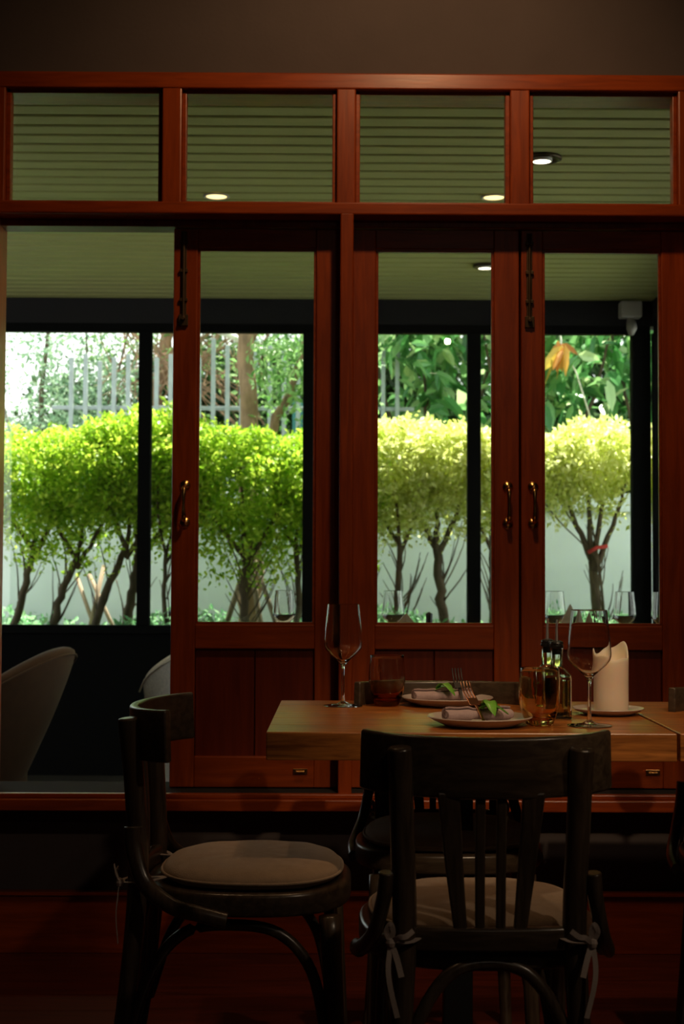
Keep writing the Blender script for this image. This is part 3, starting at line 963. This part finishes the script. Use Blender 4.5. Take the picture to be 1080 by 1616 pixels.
def make_chair(label, group=None):
    t = empty('bentwood_chair')
    tag(t, label, 'chair', group)
    # rear legs that run up as back posts
    for s in (-1, 1):
        P = spline([(s * .160, -.262, 0), (s * .146, -.224, .22), (s * .132, -.200, .47), (s * .136, -.206, .65), (s * .141, -.219, .784)], 8)
        n = len(P)
        MB().tube(P, [.0135 + .0055 * min(1, i / (n * .5)) for i in range(n)], 16, up=(0, 1, 0)).build('leg', M['chair'], t, smooth=True, bevel=.004, angle=50)
    for s in (-1, 1):
        P = spline([(s * .166, .178, 0), (s * .160, .165, .2), (s * .152, .152, .43)], 6)
        n = len(P)
        MB().tube(P, [.0125 + .008 * i / n for i in range(n)], 16, up=(0, 1, 0)).build('leg', M['chair'], t, smooth=True)
    # seat ring and panel
    ring = MB()
    pts = [(x, y - .004, .456) for x, y in supel(.184, .180, 2.6, 44, .03)]
    ring.sweep(pts, rrect(.014, .021, .5), closed=True)
    ring.build('seat_frame', M['chair_x'], t, smooth=True, angle=60)
    pn = supel(.176, .172, 2.6, 44, .03)
    vs = [(x, y - .004, z) for z in (.456, .474) for x, y in pn]
    k = len(pn)
    MB().add(vs, [tuple(range(k)), tuple(range(k, 2 * k))] + [(i, (i + 1) % k, k + (i + 1) % k, k + i) for i in range(k)]).build('seat', M['chair_x'], t)
    # curved top rail
    def arc(h, y0, dp, n=20, zc=0.0, dip=0.0):
        o = []
        for i in range(n + 1):
            u = -1 + 2 * i / n
            o.append((h * math.sin(u * 1.25) / math.sin(1.25), y0 + dp * (1 - math.cos(u * 1.25)) / (1 - math.cos(1.25)), zc + dip * u * u))
        return o
    MB().sweep(arc(.194, -.226, .088, 24, .752, .004), rrect(.0085, .047, .6, 4)).build('top_rail', M['chair_x'], t, smooth=True, bevel=.003, angle=50)
    MB().sweep(arc(.128, -.208, .014, 14, .488), rrect(.010, .0185, .5)).build('lower_back_rail', M['chair_x'], t, smooth=True, bevel=.002, angle=50)
    for x0, x1, w0, w1 in ((-.066, -.046, .0175, .0105), (-.0165, -.016, .0080, .0075), (.0165, .016, .0080, .0075), (.066, .046, .0175, .0105)):
        P = [Vector((x1, -.208, .502)), Vector(((x0 + x1) / 2, -.212, .60)), Vector((x0, -.222, .715))]
        sl_ = MB()
        P = spline(P, 5)
        n = len(P)
        vs, fs = [], []
        for i, p in enumerate(P):
            q = w1 + (w0 - w1) * i / (n - 1)
            for a, b in ((-q, -.005), (q, -.005), (q, .005), (-q, .005)):
                vs.append((p.x + a, p.y + b, p.z))
        for i in range(n - 1):
            for a in range(4):
                fs.append((i * 4 + a, i * 4 + (a + 1) % 4, i * 4 + 4 + (a + 1) % 4, i * 4 + 4 + a))
        fs += [(0, 1, 2, 3), tuple((n - 1) * 4 + a for a in range(4))]
        sl_.add(vs, fs).build('slat', M['chair'], t, bevel=.003)
    # bent hip braces: from the back post down and forward along the seat side
    for s in (-1, 1):
        P = spline([(s * .160, -.205, .590), (s * .164, -.202, .550), (s * .178, -.180, .492), (s * .196, -.130, .456),
                    (s * .204, -.080, .444), (s * .203, -.030, .432)], 7)
        n = len(P)
        MB().tube(P, [.0165 - .003 * i / n for i in range(n)], 14, up=(s, 0, .2), flat=.75).build('hip_brace', M['chair'], t, smooth=True, bevel=.002, angle=50)
    # hoops under the seat
    for pts in ([(-.134, -.216, .20), (-.118, -.206, .34), (-.066, -.196, .428), (0, -.190, .447), (.066, -.196, .428), (.118, -.206, .34), (.134, -.216, .20)],
                [(-.142, -.215, .20), (-.146, -.17, .33), (-.148, -.11, .398), (-.150, -.03, .412), (-.152, .06, .398), (-.154, .12, .33), (-.158, .15, .20)],
                [(.142, -.215, .20), (.146, -.17, .33), (.148, -.11, .398), (.150, -.03, .412), (.152, .06, .398), (.154, .12, .33), (.158, .15, .20)],
                [(-.156, .158, .20), (-.126, .155, .34), (-.07, .15, .408), (0, .15, .415), (.07, .15, .408), (.126, .155, .34), (.156, .158, .20)]):
        MB().tube(spline(pts, 6), .0105, 12, up=(0, 1, .3)).build('hoop', M['chair'], t, smooth=True)
    # cushion
    cu = MB()
    lay = [(.476, .86), (.478, .955), (.484, .99), (.491, 1.0), (.498, .985), (.506, .93), (.511, .82), (.5145, .6), (.516, .3)]
    seg = 48
    vs, fs = [], []
    for z, q in lay:
        for i, (x, y) in enumerate(supel(.178 * q, .170 * q, 2.5, seg, .03)):
            vs.append((x, y + .002, z + .0012 * math.sin(i * 1.3 + z * 300)))
    for j in range(len(lay) - 1):
        for i in range(seg):
            fs.append((j * seg + i, j * seg + (i + 1) % seg, (j + 1) * seg + (i + 1) % seg, (j + 1) * seg + i))
    fs += [tuple(range(seg)), tuple((len(lay) - 1) * seg + i for i in range(seg))]
    c = cu.add(vs, fs).build('cushion', M['fabric'], t, smooth=True, subsurf=1)
    MB().tube([(x, y + .002, .4905) for x, y in supel(.1795, .1715, 2.5, 48, .03)], .0028, 8, closed=True).build('piping', M['fabric'], c, smooth=True)
    for s in (-1, 1):
        tb = MB()
        px, py, pz = s * .134, -.243, .492
        # strap from the cushion, round the post
        ribbon(tb, [(s * .100, -.150, .488), (s * .106, -.185, .488), (s * .110, -.208, .490), (s * .124, -.226, .488), (s * .146, -.224, .487),
                    (s * .155, -.203, .488), (s * .146, -.182, .486), (s * .120, -.170, .486), (s * .104, -.15, .488)], .009)
        kx, ky, kz = s * .154, -.229, .488
        tb.lathe([(0.0001, -.009), (.006, -.006), (.008, 0), (.006, .006), (.0001, .009)], 10, (kx, ky, kz))
        ribbon(tb, [(kx, ky, kz), (kx - s * .003, ky - .006, kz + .018), (kx + s * .001, ky - .010, kz + .030), (kx + s * .007, ky - .006, kz + .018), (kx, ky, kz)], .008, up=(0, 1, 0))
        ribbon(tb, [(kx, ky, kz), (kx - s * .012, ky - .010, kz + .010), (kx - s * .022, ky - .012, kz + .012), (kx - s * .034, ky - .008, kz + .020)], .008, up=(0, 1, 0))
        ribbon(tb, [(kx, ky, kz), (kx + s * .004, ky - .004, kz - .035), (kx + s * .001, ky - .006, kz - .065), (kx - s * .010, ky - .004, kz - .112)], .008, up=(0, 1, .4))
        ribbon(tb, [(kx, ky, kz), (kx - s * .008, ky - .004, kz - .02), (kx - s * .016, ky - .008, kz - .050)], .009, up=(0, 1, .2))
        tb.build('cushion_tie', M['tie'], c, smooth=False)
    return t


ch0 = make_chair('dark bentwood chair seen from behind, slatted back against the near table edge', 'bentwood chairs round the tables')
spots = [((0.247, 2.475, 0), 0.0, None),
         ((-0.150, 2.82, 0), -PI / 2 - R(1), 'dark bentwood chair seen from the side at the left end of the table'),
         ((0.252, 3.175, 0), PI, 'dark bentwood chair facing us on the window side of the table, behind the slatted back'),
         ((0.925, 3.03, 0), PI - R(4), 'dark bentwood chair cut by the right edge, at the window side of the second table')]
for i, (loc, rz, lb) in enumerate(spots):
    o = ch0 if i == 0 else copy_tree(ch0)
    o.location = loc
    o.rotation_euler = (0, 0, rz)
    if lb:
        o['label'] = lb

# ------------------------------------------------------------------ tables


def dining_table(loc, w_, d_, label, col=(0, 0), rz=0.0, group='wooden dining tables'):
    t = empty('dining_table', loc, rz)
    tag(t, label, 'table', group)
    tp = MB()
    n = 5
    for i in range(n):   # thick glued staves
        a = -d_ / 2 + d_ * i / n
        tp.box(-w_ / 2, w_ / 2, a + (0.0002 if i else 0), a + d_ / n - (0.0002 if i < n - 1 else 0), .697, .75)
    tp.build('tabletop', M['table'], t, bevel=.0022)
    MB().box(col[0] - .03, col[0] + .03, col[1] - .03, col[1] + .03, .03, .69).build('column', M['steel_black'], t, bevel=.003)
    MB().box(col[0] - .17, col[0] + .17, col[1] - .17, col[1] + .17, .688, .697).build('top_plate', M['steel_black'], t, bevel=.002)
    MB().box(col[0] - .20, col[0] + .20, col[1] - .20, col[1] + .20, 0, .014).box(col[0] - .06, col[0] + .06, col[1] - .06, col[1] + .06, .012, .032).build('base_plate', M['steel_black'], t, bevel=.004)
    return t


dining_table((0.268, 3.093, 0), .775, .668, 'thick topped wooden table laid for two, its left end free', (0.0, 0), R(-.45))
dining_table((1.062, 3.090, 0), .80, .668, 'second wooden table joined at the right, cut off by the picture edge', (0, 0), R(-.45))

# ------------------------------------------------------------------ tableware
TZ = 0.7505


def wine_glass(loc, label, group='wine glasses'):
    t = MB()
    prof = [(0.0001, 0), (.036, .0), (.0435, .0006), (.0438, .0016), (.036, .0030), (.014, .0058), (.0052, .0105), (.0037, .020), (.0034, .055), (.0036, .082),
            (.0052, .091), (.010, .0985), (.020, .1075), (.034, .1200), (.0405, .1285), (.0432, .1370), (.0434, .1440), (.0418, .1650), (.0385, .1950), (.0360, .2200), (.0353, .2270), (.0352, .2280),
            (.0348, .2284), (.0344, .2280), (.0345, .2270), (.0352, .2200), (.0377, .1950), (.0408, .1650), (.0424, .1440), (.0421, .1372), (.0395, .1296), (.0330, .1215), (.0190, .1092),
            (.0085, .1012), (.0030, .0985), (.0001, .0980)]
    o = t.lathe(prof, 72).build('wine_glass', M['wineglass'], smooth=True, angle=50)
    o.location = loc
    return tag(o, label, 'wine glass', group)


g1 = wine_glass((0.027, 3.285, TZ), 'tall clear wine glass alone at the left end of the table', 'wine glasses on the dining tables')


def wg_copy(loc, label, group):
    o = g1.copy()
    COL.objects.link(o)
    o.location = loc
    o['label'] = label
    o['group'] = group


wg_copy((0.510, 2.885, TZ), 'tall clear wine glass in front of the candle', 'wine glasses on the dining tables')
wg_copy((0.850, 3.30, TZ), 'clear wine glass cut by the right picture edge', 'wine glasses on the dining tables')


def tumbler(loc, label, m_, rz=0.0):
    seg = 72
    def rf(a, j, r, z):   # soft optic ripples blown in the wall
        return (r * (1 + .012 * math.sin(a * 9 + z * 60) * (1 if .02 < z < .09 else .15) + (.006 * math.sin(a * 5 - z * 110))), z)
    prof = [(0.0001, 0.0), (.022, 0.0), (.0265, .0015), (.0285, .006), (.033, .018), (.0385, .036), (.0410, .055), (.0412, .070), (.0400, .090),
            (.0386, .1060), (.0384, .1122), (.0379, .1130), (.0374, .1122), (.0374, .1060), (.0384, .090), (.0392, .070), (.0386, .055), (.0355, .036), (.0290, .021), (.020, .0135), (.0001, .012)]
    o = MB().lathe(prof, seg, rfun=rf).build('tumbler', m_, smooth=True, angle=50)
    o.location = loc
    o.rotation_euler[2] = rz
    return tag(o, label, 'glass tumbler', 'rippled glass tumblers')


tumbler((0.126, 3.300, TZ), 'clear rippled tumbler with a dark amber foot beside the left wine glass', M['amber_dark'])
tumbler((0.413, 2.895, TZ), 'rippled honey coloured tumbler in front of the two pouring bottles', M['amber'], 1.0)


def cruet(loc, label, liquid, lvl, rz=0):
    t = empty('cruet_bottle', loc, rz)
    tag(t, label, 'bottle', 'pouring bottles')
    def ring(h, z, r_=.35):
        return [(x, y, z) for x, y in rrect(h, h, r_, 4)]
    def loft(rings):
        k = len(rings[0])
        vs = [p for r_ in rings for p in r_]
        fs = [(j * k + i, j * k + (i + 1) % k, (j + 1) * k + (i + 1) % k, (j + 1) * k + i) for j in range(len(rings) - 1) for i in range(k)]
        return vs, fs + [tuple(range(k)), tuple((len(rings) - 1) * k + i for i in range(k))]
    def circ(r_, z, like=16):
        return [(r_ * math.cos(2 * PI * (i + .5) / like - 0 * PI), r_ * math.sin(2 * PI * (i + .5) / like), z) for i in range(like)]
    outer = [ring(.0265, 0, .4), ring(.0285, .002, .4), ring(.0285, .086, .4), ring(.0265, .092, .5), ring(.0170, .102, .9), circ(.0125, .107), circ(.0125, .138), circ(.0138, .139), circ(.0138, .144)]
    inner = [circ(.0105, .144), circ(.0105, .107), ring(.0145, .099, .9), ring(.0235, .090, .5), ring(.0258, .084, .4), ring(.0258, .005, .4)]
    vs, fs = loft(outer + inner)
    MB().add(vs, fs).build('bottle_body', M['bottle'], t, smooth=True, angle=35)
    vs, fs = loft([ring(.0256, .0055, .4), ring(.0256, lvl, .4)])
    MB().add(vs, fs).build('liquid', liquid, t, smooth=True, angle=35)
    st = MB().lathe([(0.0001, .132), (.0102, .132), (.0102, .1445), (.0140, .145), (.0145, .148), (.0140, .151), (.0125, .152), (.0140, .154), (.0130, .158), (.0060, .161), (.0001, .161)], 24)
    s_ = st.build('stopper', M['rubber'], t, smooth=True, angle=40)
    MB().tube([(0, 0, .158), (0, 0, .185), (.001, 0, .204)], [.0032, .0026, .0023], 12, up=(0, 1, 0)).build('spout', M['steel'], s_, smooth=True, angle=50)
    return t


cruet((0.460, 3.105, TZ), 'square glass pouring bottle, the rear one of the pair, left spout', M['vinegar'], .062)
cruet((0.469, 3.035, TZ), 'square glass pouring bottle with yellow oil, the front one of the pair', M['oil'], .078)


def plate(loc, label, r_=.104, h=.018, m_=None, name='plate', group='stoneware plates'):
    prof = [(0.0001, .003), (r_ * .55, .003), (r_ * .58, 0), (r_ * .66, 0), (r_ * .74, .004), (r_ * .90, h * .62), (r_ * .985, h - .001), (r_, h), (r_ * .99, h + .0016), (r_ * .96, h + .001),
            (r_ * .86, h * .72), (r_ * .72, .0085), (r_ * .55, .0070), (0.0001, .0070)]
    o = MB().lathe(prof, 64).build(name, m_ or M['plate'], smooth=True, angle=60)
    o.location = loc
    return tag(o, label, 'plate', group)


plate((0.264, 3.318, TZ), 'stoneware plate on the window side with a rolled napkin')
plate((0.294, 2.888, TZ), 'stoneware plate nearest us with a rolled napkin and fork')
plate((0.592, 3.120, TZ), 'small pinkish saucer under the thick candle', .0755, .013, None, 'candle_saucer', None)


def napkin_roll(loc, rz, label):
    t = MB()
    sec = []
    turns, n = 2.3, 46
    for i in range(n):      # spiral section of the rolled cloth
        a = 2 * PI * turns * i / (n - 1)
        r_ = .0042 + .0125 * i / (n - 1)
        sec.append((r_ * math.cos(a) * 1.25, r_ * math.sin(a) * .92))
    back = []
    for i in range(n - 1, -1, -1):
        a = 2 * PI * turns * i / (n - 1)
        r_ = .0042 + .0125 * i / (n - 1) - .0032
        back.append((max(r_, .0008) * math.cos(a) * 1.25, max(r_, .0008) * math.sin(a) * .92))
    s_ = sec + back
    k = len(s_)
    L = .068
    vs, fs = [], []
    m_ = 14
    for j in range(m_ + 1):
        x = -L + 2 * L * j / m_
        q = 1 + .05 * math.sin(j * 1.7) + .04 * math.sin(j * 3.1) - (.16 if 6 <= j <= 8 else 0)
        for a, b in s_:
            vs.append((x + .002 * math.sin(a * 300), a * q, b * q + .0150))
    for j in range(m_):
        for i in range(k):
            fs.append((j * k + i, j * k + (i + 1) % k, (j + 1) * k + (i + 1) % k, (j + 1) * k + i))
    for e, o_ in ((0, 0), (m_ * k, 1)):   # ends: strips between the two spiral lines
        for i in range(n - 1):
            fs.append((e + i, e + i + 1, e + k - 2 - i, e + k - 1 - i))
    o = t.add(vs, fs).build('napkin', M['napkin'], smooth=True, angle=50)
    o.location = loc
    o.rotation_euler[2] = rz
    return tag(o, label, 'napkin', 'rolled napkins')


napkin_roll((0.254, 3.318, TZ + .0075), R(12), 'rolled mauve napkin on the window side plate')
napkin_roll((0.290, 2.884, TZ + .0075), R(15), 'rolled mauve napkin on the plate nearest us')


def fork(loc, rot, label, m_):
    o = MB()
    hd = []
    o.sweep(spline([(0, -.10, -.004), (0, -.05, .002), (0, -.012, .004), (0, 0, .002)], 5), [(-.0030, -.0009), (.0030, -.0009), (.0030, .0009), (-.0030, .0009)])
    o.sweep([(0, -.002, .002), (0, .006, .000), (0, .014, -.001), (0, .020, .000)], [(-1, -.0008), (1, -.0008), (1, .0008), (-1, .0008)]) if False else None
    o.box(-.0115, .0115, .000, .018, -.0002, .0016)
    for x in (-.0100, -.0034, .0034, .0100):
        P = [(x, .016, .0007), (x, .030, .0000), (x, .046, .0018), (x, .058, .006)]
        o.sweep(spline(P, 4), [(-.0015, -.0008), (.0015, -.0008), (.0015, .0008), (-.0015, .0008)])
    f_ = o.build('fork', m_, smooth=False, bevel=.0006)
    f_.location = loc
    f_.rotation_euler = rot
    return tag(f_, label, 'fork', 'forks on the napkins')


fork((0.284, 2.888, TZ + .040), (R(42), 0, R(24)), 'copper fork laid across the near napkin, tines up', M['copper'])
fork((0.292, 3.318, TZ + .038), (R(42), 0, R(6)), 'dark fork laid across the napkin on the window side plate', M['steel_black'])


def sprig(loc, rz, label, n=3):
    t = MB()
    for i in range(n):
        a = R((-52, 8, 60, 100)[i])
        L, W = (.054, .058, .044)[i % 3], .0125
        vs, fs = [], []
        for j in range(7):
            u = j / 6
            w_ = W * math.sin(PI * (u * .92 + .06)) ** .7
            r_ = L * (u - .25)
            z = .020 * math.sin(PI * min(1, u * 1.05)) * (1.0 if i != 1 else .6) - .010 * u
            cx, cy = r_ * math.cos(a), r_ * math.sin(a)
            for sd, dz in ((-1, .002), (0, -.0005), (1, .002)):
                vs.append((cx - sd * w_ * math.sin(a), cy + sd * w_ * math.cos(a), z + dz))
        o_ = len(vs) // 2
        top = [(x, y, z + .0007) for x, y, z in vs]
        k = len(vs)
        for j in range(6):
            for q in range(2):
                b = j * 3 + q
                fs.append((b, b + 1, b + 4, b + 3))
                fs.append((k + b, k + b + 3, k + b + 4, k + b + 1))
        for j in range(6):
            fs.append((j * 3, j * 3 + 3, k + j * 3 + 3, k + j * 3))
            fs.append((j * 3 + 2, k + j * 3 + 2, k + j * 3 + 5, j * 3 + 5))
        t.add(vs + top, fs)
    o = t.build('leaf_sprig', M['green'], smooth=True)
    o.location = loc
    o.rotation_euler[2] = rz
    return tag(o, label, 'leaf sprig', 'leaf sprigs on the napkins')


sprig((0.305, 2.872, TZ + .0335), R(-20), 'bright green leaves tied on the near napkin')
sprig((0.248, 3.312, TZ + .0335), R(10), 'green leaves on the napkin of the window side plate', 2)

# candle with a burnt-down hollow
cd = MB()
seg = 64
vs, fs = [], []


def ctop(a):   # a=0 is +X, -90 deg faces the camera
    d = lambda c, w_: math.exp(-((math.atan2(math.sin(a - R(c)), math.cos(a - R(c))) / R(w_)) ** 2))
    return .112 + .034 * d(35, 38) + .018 * d(172, 26) + .012 * d(95, 40) + .002 * math.sin(a * 5)


prof_n = 15
for i in range(seg):
    a = 2 * PI * i / seg
    h = ctop(a)
    bend = .0022 * max(0, h - .115) / .03
    pr_ = [(.0001, 0), (.034, 0), (.0364, .002), (.0368, .03), (.0368, .07), (.0370, .095), (.0370 + bend, h - .008), (.0362 + bend, h - .002), (.0348 + bend, h), (.0332 + bend, h - .003),
           (.0318, h - .012), (.0300, min(h - .016, .102)), (.024, .095), (.012, .092), (.0001, .091)]
    for r_, z in pr_:
        vs.append((r_ * math.cos(a), r_ * math.sin(a), z))
for i in range(seg):
    n = (i + 1) % seg
    for j in range(prof_n - 1):
        fs.append((i * prof_n + j, n * prof_n + j, n * prof_n + j + 1, i * prof_n + j + 1))
cnd = empty('pillar_candle', (0.598, 3.120, TZ + .0072))
tag(cnd, 'thick cream pillar candle with a melted hollow top on a saucer', 'candle')
cd.add(vs, fs).build('wax', M['wax'], cnd, smooth=True)
MB().tube([(0, 0, .088), (.001, 0, .098), (.003, .001, .104)], .0012, 8, up=(0, 1, 0)).build('wick', M['rubber'], cnd, smooth=True)

# ------------------------------------------------------------------ furniture on the veranda


def tub_chair(name, label, loc, rz, m_, sc_=1.0, channels=0, hb=.74, ha=.56, leg_m=None, group=None, ex=1.1):
    t = empty(name, loc, rz)
    tag(t, label, 'armchair', group)
    vs, fs = [], []
    TH = 118
    n = 36
    for i in range(n + 1):
        th = R(-TH + 2 * TH * i / n)
        c = (math.cos(th) + .45) / 1.45
        c = max(0, c)
        top = ha + (hb - ha) * (c ** ex)
        bul = (1 + .0) + (.018 * abs(math.sin(th * channels / 2)) if channels else 0)
        rb, rt = .21, .32 + .11 * max(0, math.cos(th))
        rm = rb + (rt - rb) * .62
        z0 = .18
        tk = .062
        pr_ = [(rb - .03, z0), (rb, z0 + .01), ((rb + rm) / 2 + .015, z0 + (top - z0) * .35), (rm + .018, z0 + (top - z0) * .62), (rt, top - .03),
               (rt + .002, top - .008), (rt - tk * .5, top), (rt - tk, top - .012), (rt - tk - .004, top - .04), (rm - tk + .01, z0 + (top - z0) * .6), (rb - tk + .04, .40), (rb - tk - .01, .33)]
        for j, (r_, z) in enumerate(pr_):
            q = r_ * (bul if j >= 7 else 1)
            vs.append((q * math.sin(th), -q * math.cos(th), z))
    k = 12
    for i in range(n):
        for j in range(k):
            fs.append((i * k + j, i * k + (j + 1) % k, (i + 1) * k + (j + 1) % k, (i + 1) * k + j))
    fs += [tuple(range(k)), tuple(n * k + j for j in range(k))]
    sh = MB().add(vs, fs).build('shell', m_, t, smooth=True, subsurf=1)
    # piped seam round the outside edge of the back
    P = []
    for i in range(n + 1):
        v = Vector(vs[i * k + 4])
        P.append(v + Vector((v.x, v.y, 0)).normalized() * .002)
    MB().tube(P, .004, 6).build('piping', m_, sh, smooth=True)
    st = MB()
    lay = [(.30, .93), (.305, .99), (.35, 1.0), (.40, .99), (.415, .93), (.42, .7)]
    sv, sf = [], []
    for z, q in lay:
        sv += [(x, y + .03, z) for x, y in supel(.225 * q, .245 * q, 3, 32)]
    for j in range(len(lay) - 1):
        for i in range(32):
            sf.append((j * 32 + i, j * 32 + (i + 1) % 32, (j + 1) * 32 + (i + 1) % 32, (j + 1) * 32 + i))
    sf += [tuple(range(32)), tuple((len(lay) - 1) * 32 + i for i in range(32))]
    st.add(sv, sf).build('seat_cushion', m_, t, smooth=True)
    bs = MB()
    bv = [(x, y, z) for z in (.185, .31) for x, y in supel(.235, .235, 2.4, 32)]
    bs.add(bv, [tuple(range(32)), tuple(range(32, 64))] + [(i, (i + 1) % 32, 32 + (i + 1) % 32, 32 + i) for i in range(32)]).build('seat_base', m_, t, smooth=True, angle=40)
    for sx in (-1, 1):
        for sy in (-1, 1):
            MB().tube([(sx * .21, sy * .20, 0), (sx * .16, sy * .155, .19)], [.011, .018], 12, up=(0, 1, 0)).build('leg', leg_m or M['dkleg'], t, smooth=True, angle=50)
    t.scale = (sc_,) * 3
    return t


tub_chair('tub_chair', 'olive brown upholstered tub chair in the open bay at the left edge', (-1.41, 5.62, 0), R(78), M['velvet'], 1.0, 0, .765, .46, group='veranda armchairs', ex=1.7)
tub_chair('tub_chair', 'pale woven armchair with channelled back beside the red door stile', (-0.50, 6.0, 0), R(64), M['paleweave'], 1.0, 9, .835, .60, group='veranda armchairs', ex=.55)


def cafe_table(loc, wx, wy, label):
    t = empty('veranda_table', loc)
    tag(t, label, 'table', 'veranda tables')
    MB().box(-wx / 2, wx / 2, -wy / 2, wy / 2, .715, .75).build('tabletop', M['table'], t, bevel=.003)
    MB().box(-.03, .03, -.03, .03, .015, .716).build('column', M['steel_black'], t, bevel=.003)
    MB().box(-.2, .2, -.2, .2, 0, .016).build('base_plate', M['steel_black'], t, bevel=.003)


cafe_table((0.10, 5.52, 0), .80, .66, 'veranda table behind the left and middle doors, tableware showing over the door rail')
cafe_table((1.06, 5.52, 0), .70, .66, 'veranda table behind the right door, glasses showing over the door rail')
for x, y, lb in ((-0.178, 5.50, 'blurred wine glass low in the left door pane'), (0.235, 5.55, 'blurred wine glass low at the left of the middle pane'),
                 (0.848, 5.55, 'faint wine glass at the lower left corner of the right pane'), (1.107, 5.50, 'wine glass low in the right pane before the leaning trunk'),
                 (1.240, 5.45, 'wine glass half cut by the right edge of the right pane')):
    wg_copy((x, y, TZ), lb, 'wine glasses on the veranda tables')


def standing_napkin(loc, rz, label, h=.125, b=.055):
    vs = [(-b, -.012, 0), (b, -.012, 0), (b * .95, .02, 0), (-b * .95, .02, 0), (0.004, .002, h), (0, -.03, 0), (0, .035, 0)]
    fs = [(0, 5, 4), (5, 1, 4), (1, 2, 4), (2, 6, 4), (6, 3, 4), (3, 0, 4), (0, 3, 6, 2, 1, 5)]
    o = MB().add(vs, fs).build('standing_napkin', M['napkin2'], bevel=.002)
    o.location = loc
    o.rotation_euler[2] = rz
    tag(o, label, 'napkin', 'napkins standing on the veranda tables')


standing_napkin((0.885, 5.42, TZ), .2, 'brown peaked napkin, the taller one low in the right pane', .188, .09)
standing_napkin((0.945, 5.36, TZ), -.2, 'brown peaked napkin behind the near wine glass in the right pane', .160, .075)
standing_napkin((0.275, 5.42, TZ), .1, 'sand coloured peaked napkin low in the middle pane', .150, .12)
standing_napkin((-0.055, 5.40, TZ), .4, 'sand coloured peaked napkin at the right corner of the left door pane', .145, .10)
mill = MB().lathe([(0.0001, 0), (.022, 0), (.023, .01), (.016, .03), (.014, .07), (.018, .09), (.014, .10), (.012, .125), (.0135, .145), (.0001, .153)], 20).build('pepper_mill', M['dkleg'], smooth=True)
mill.location = (0.362, 5.40, TZ)
tag(mill, 'dark pepper mill standing beside the sand napkin in the middle pane', 'pepper mill')
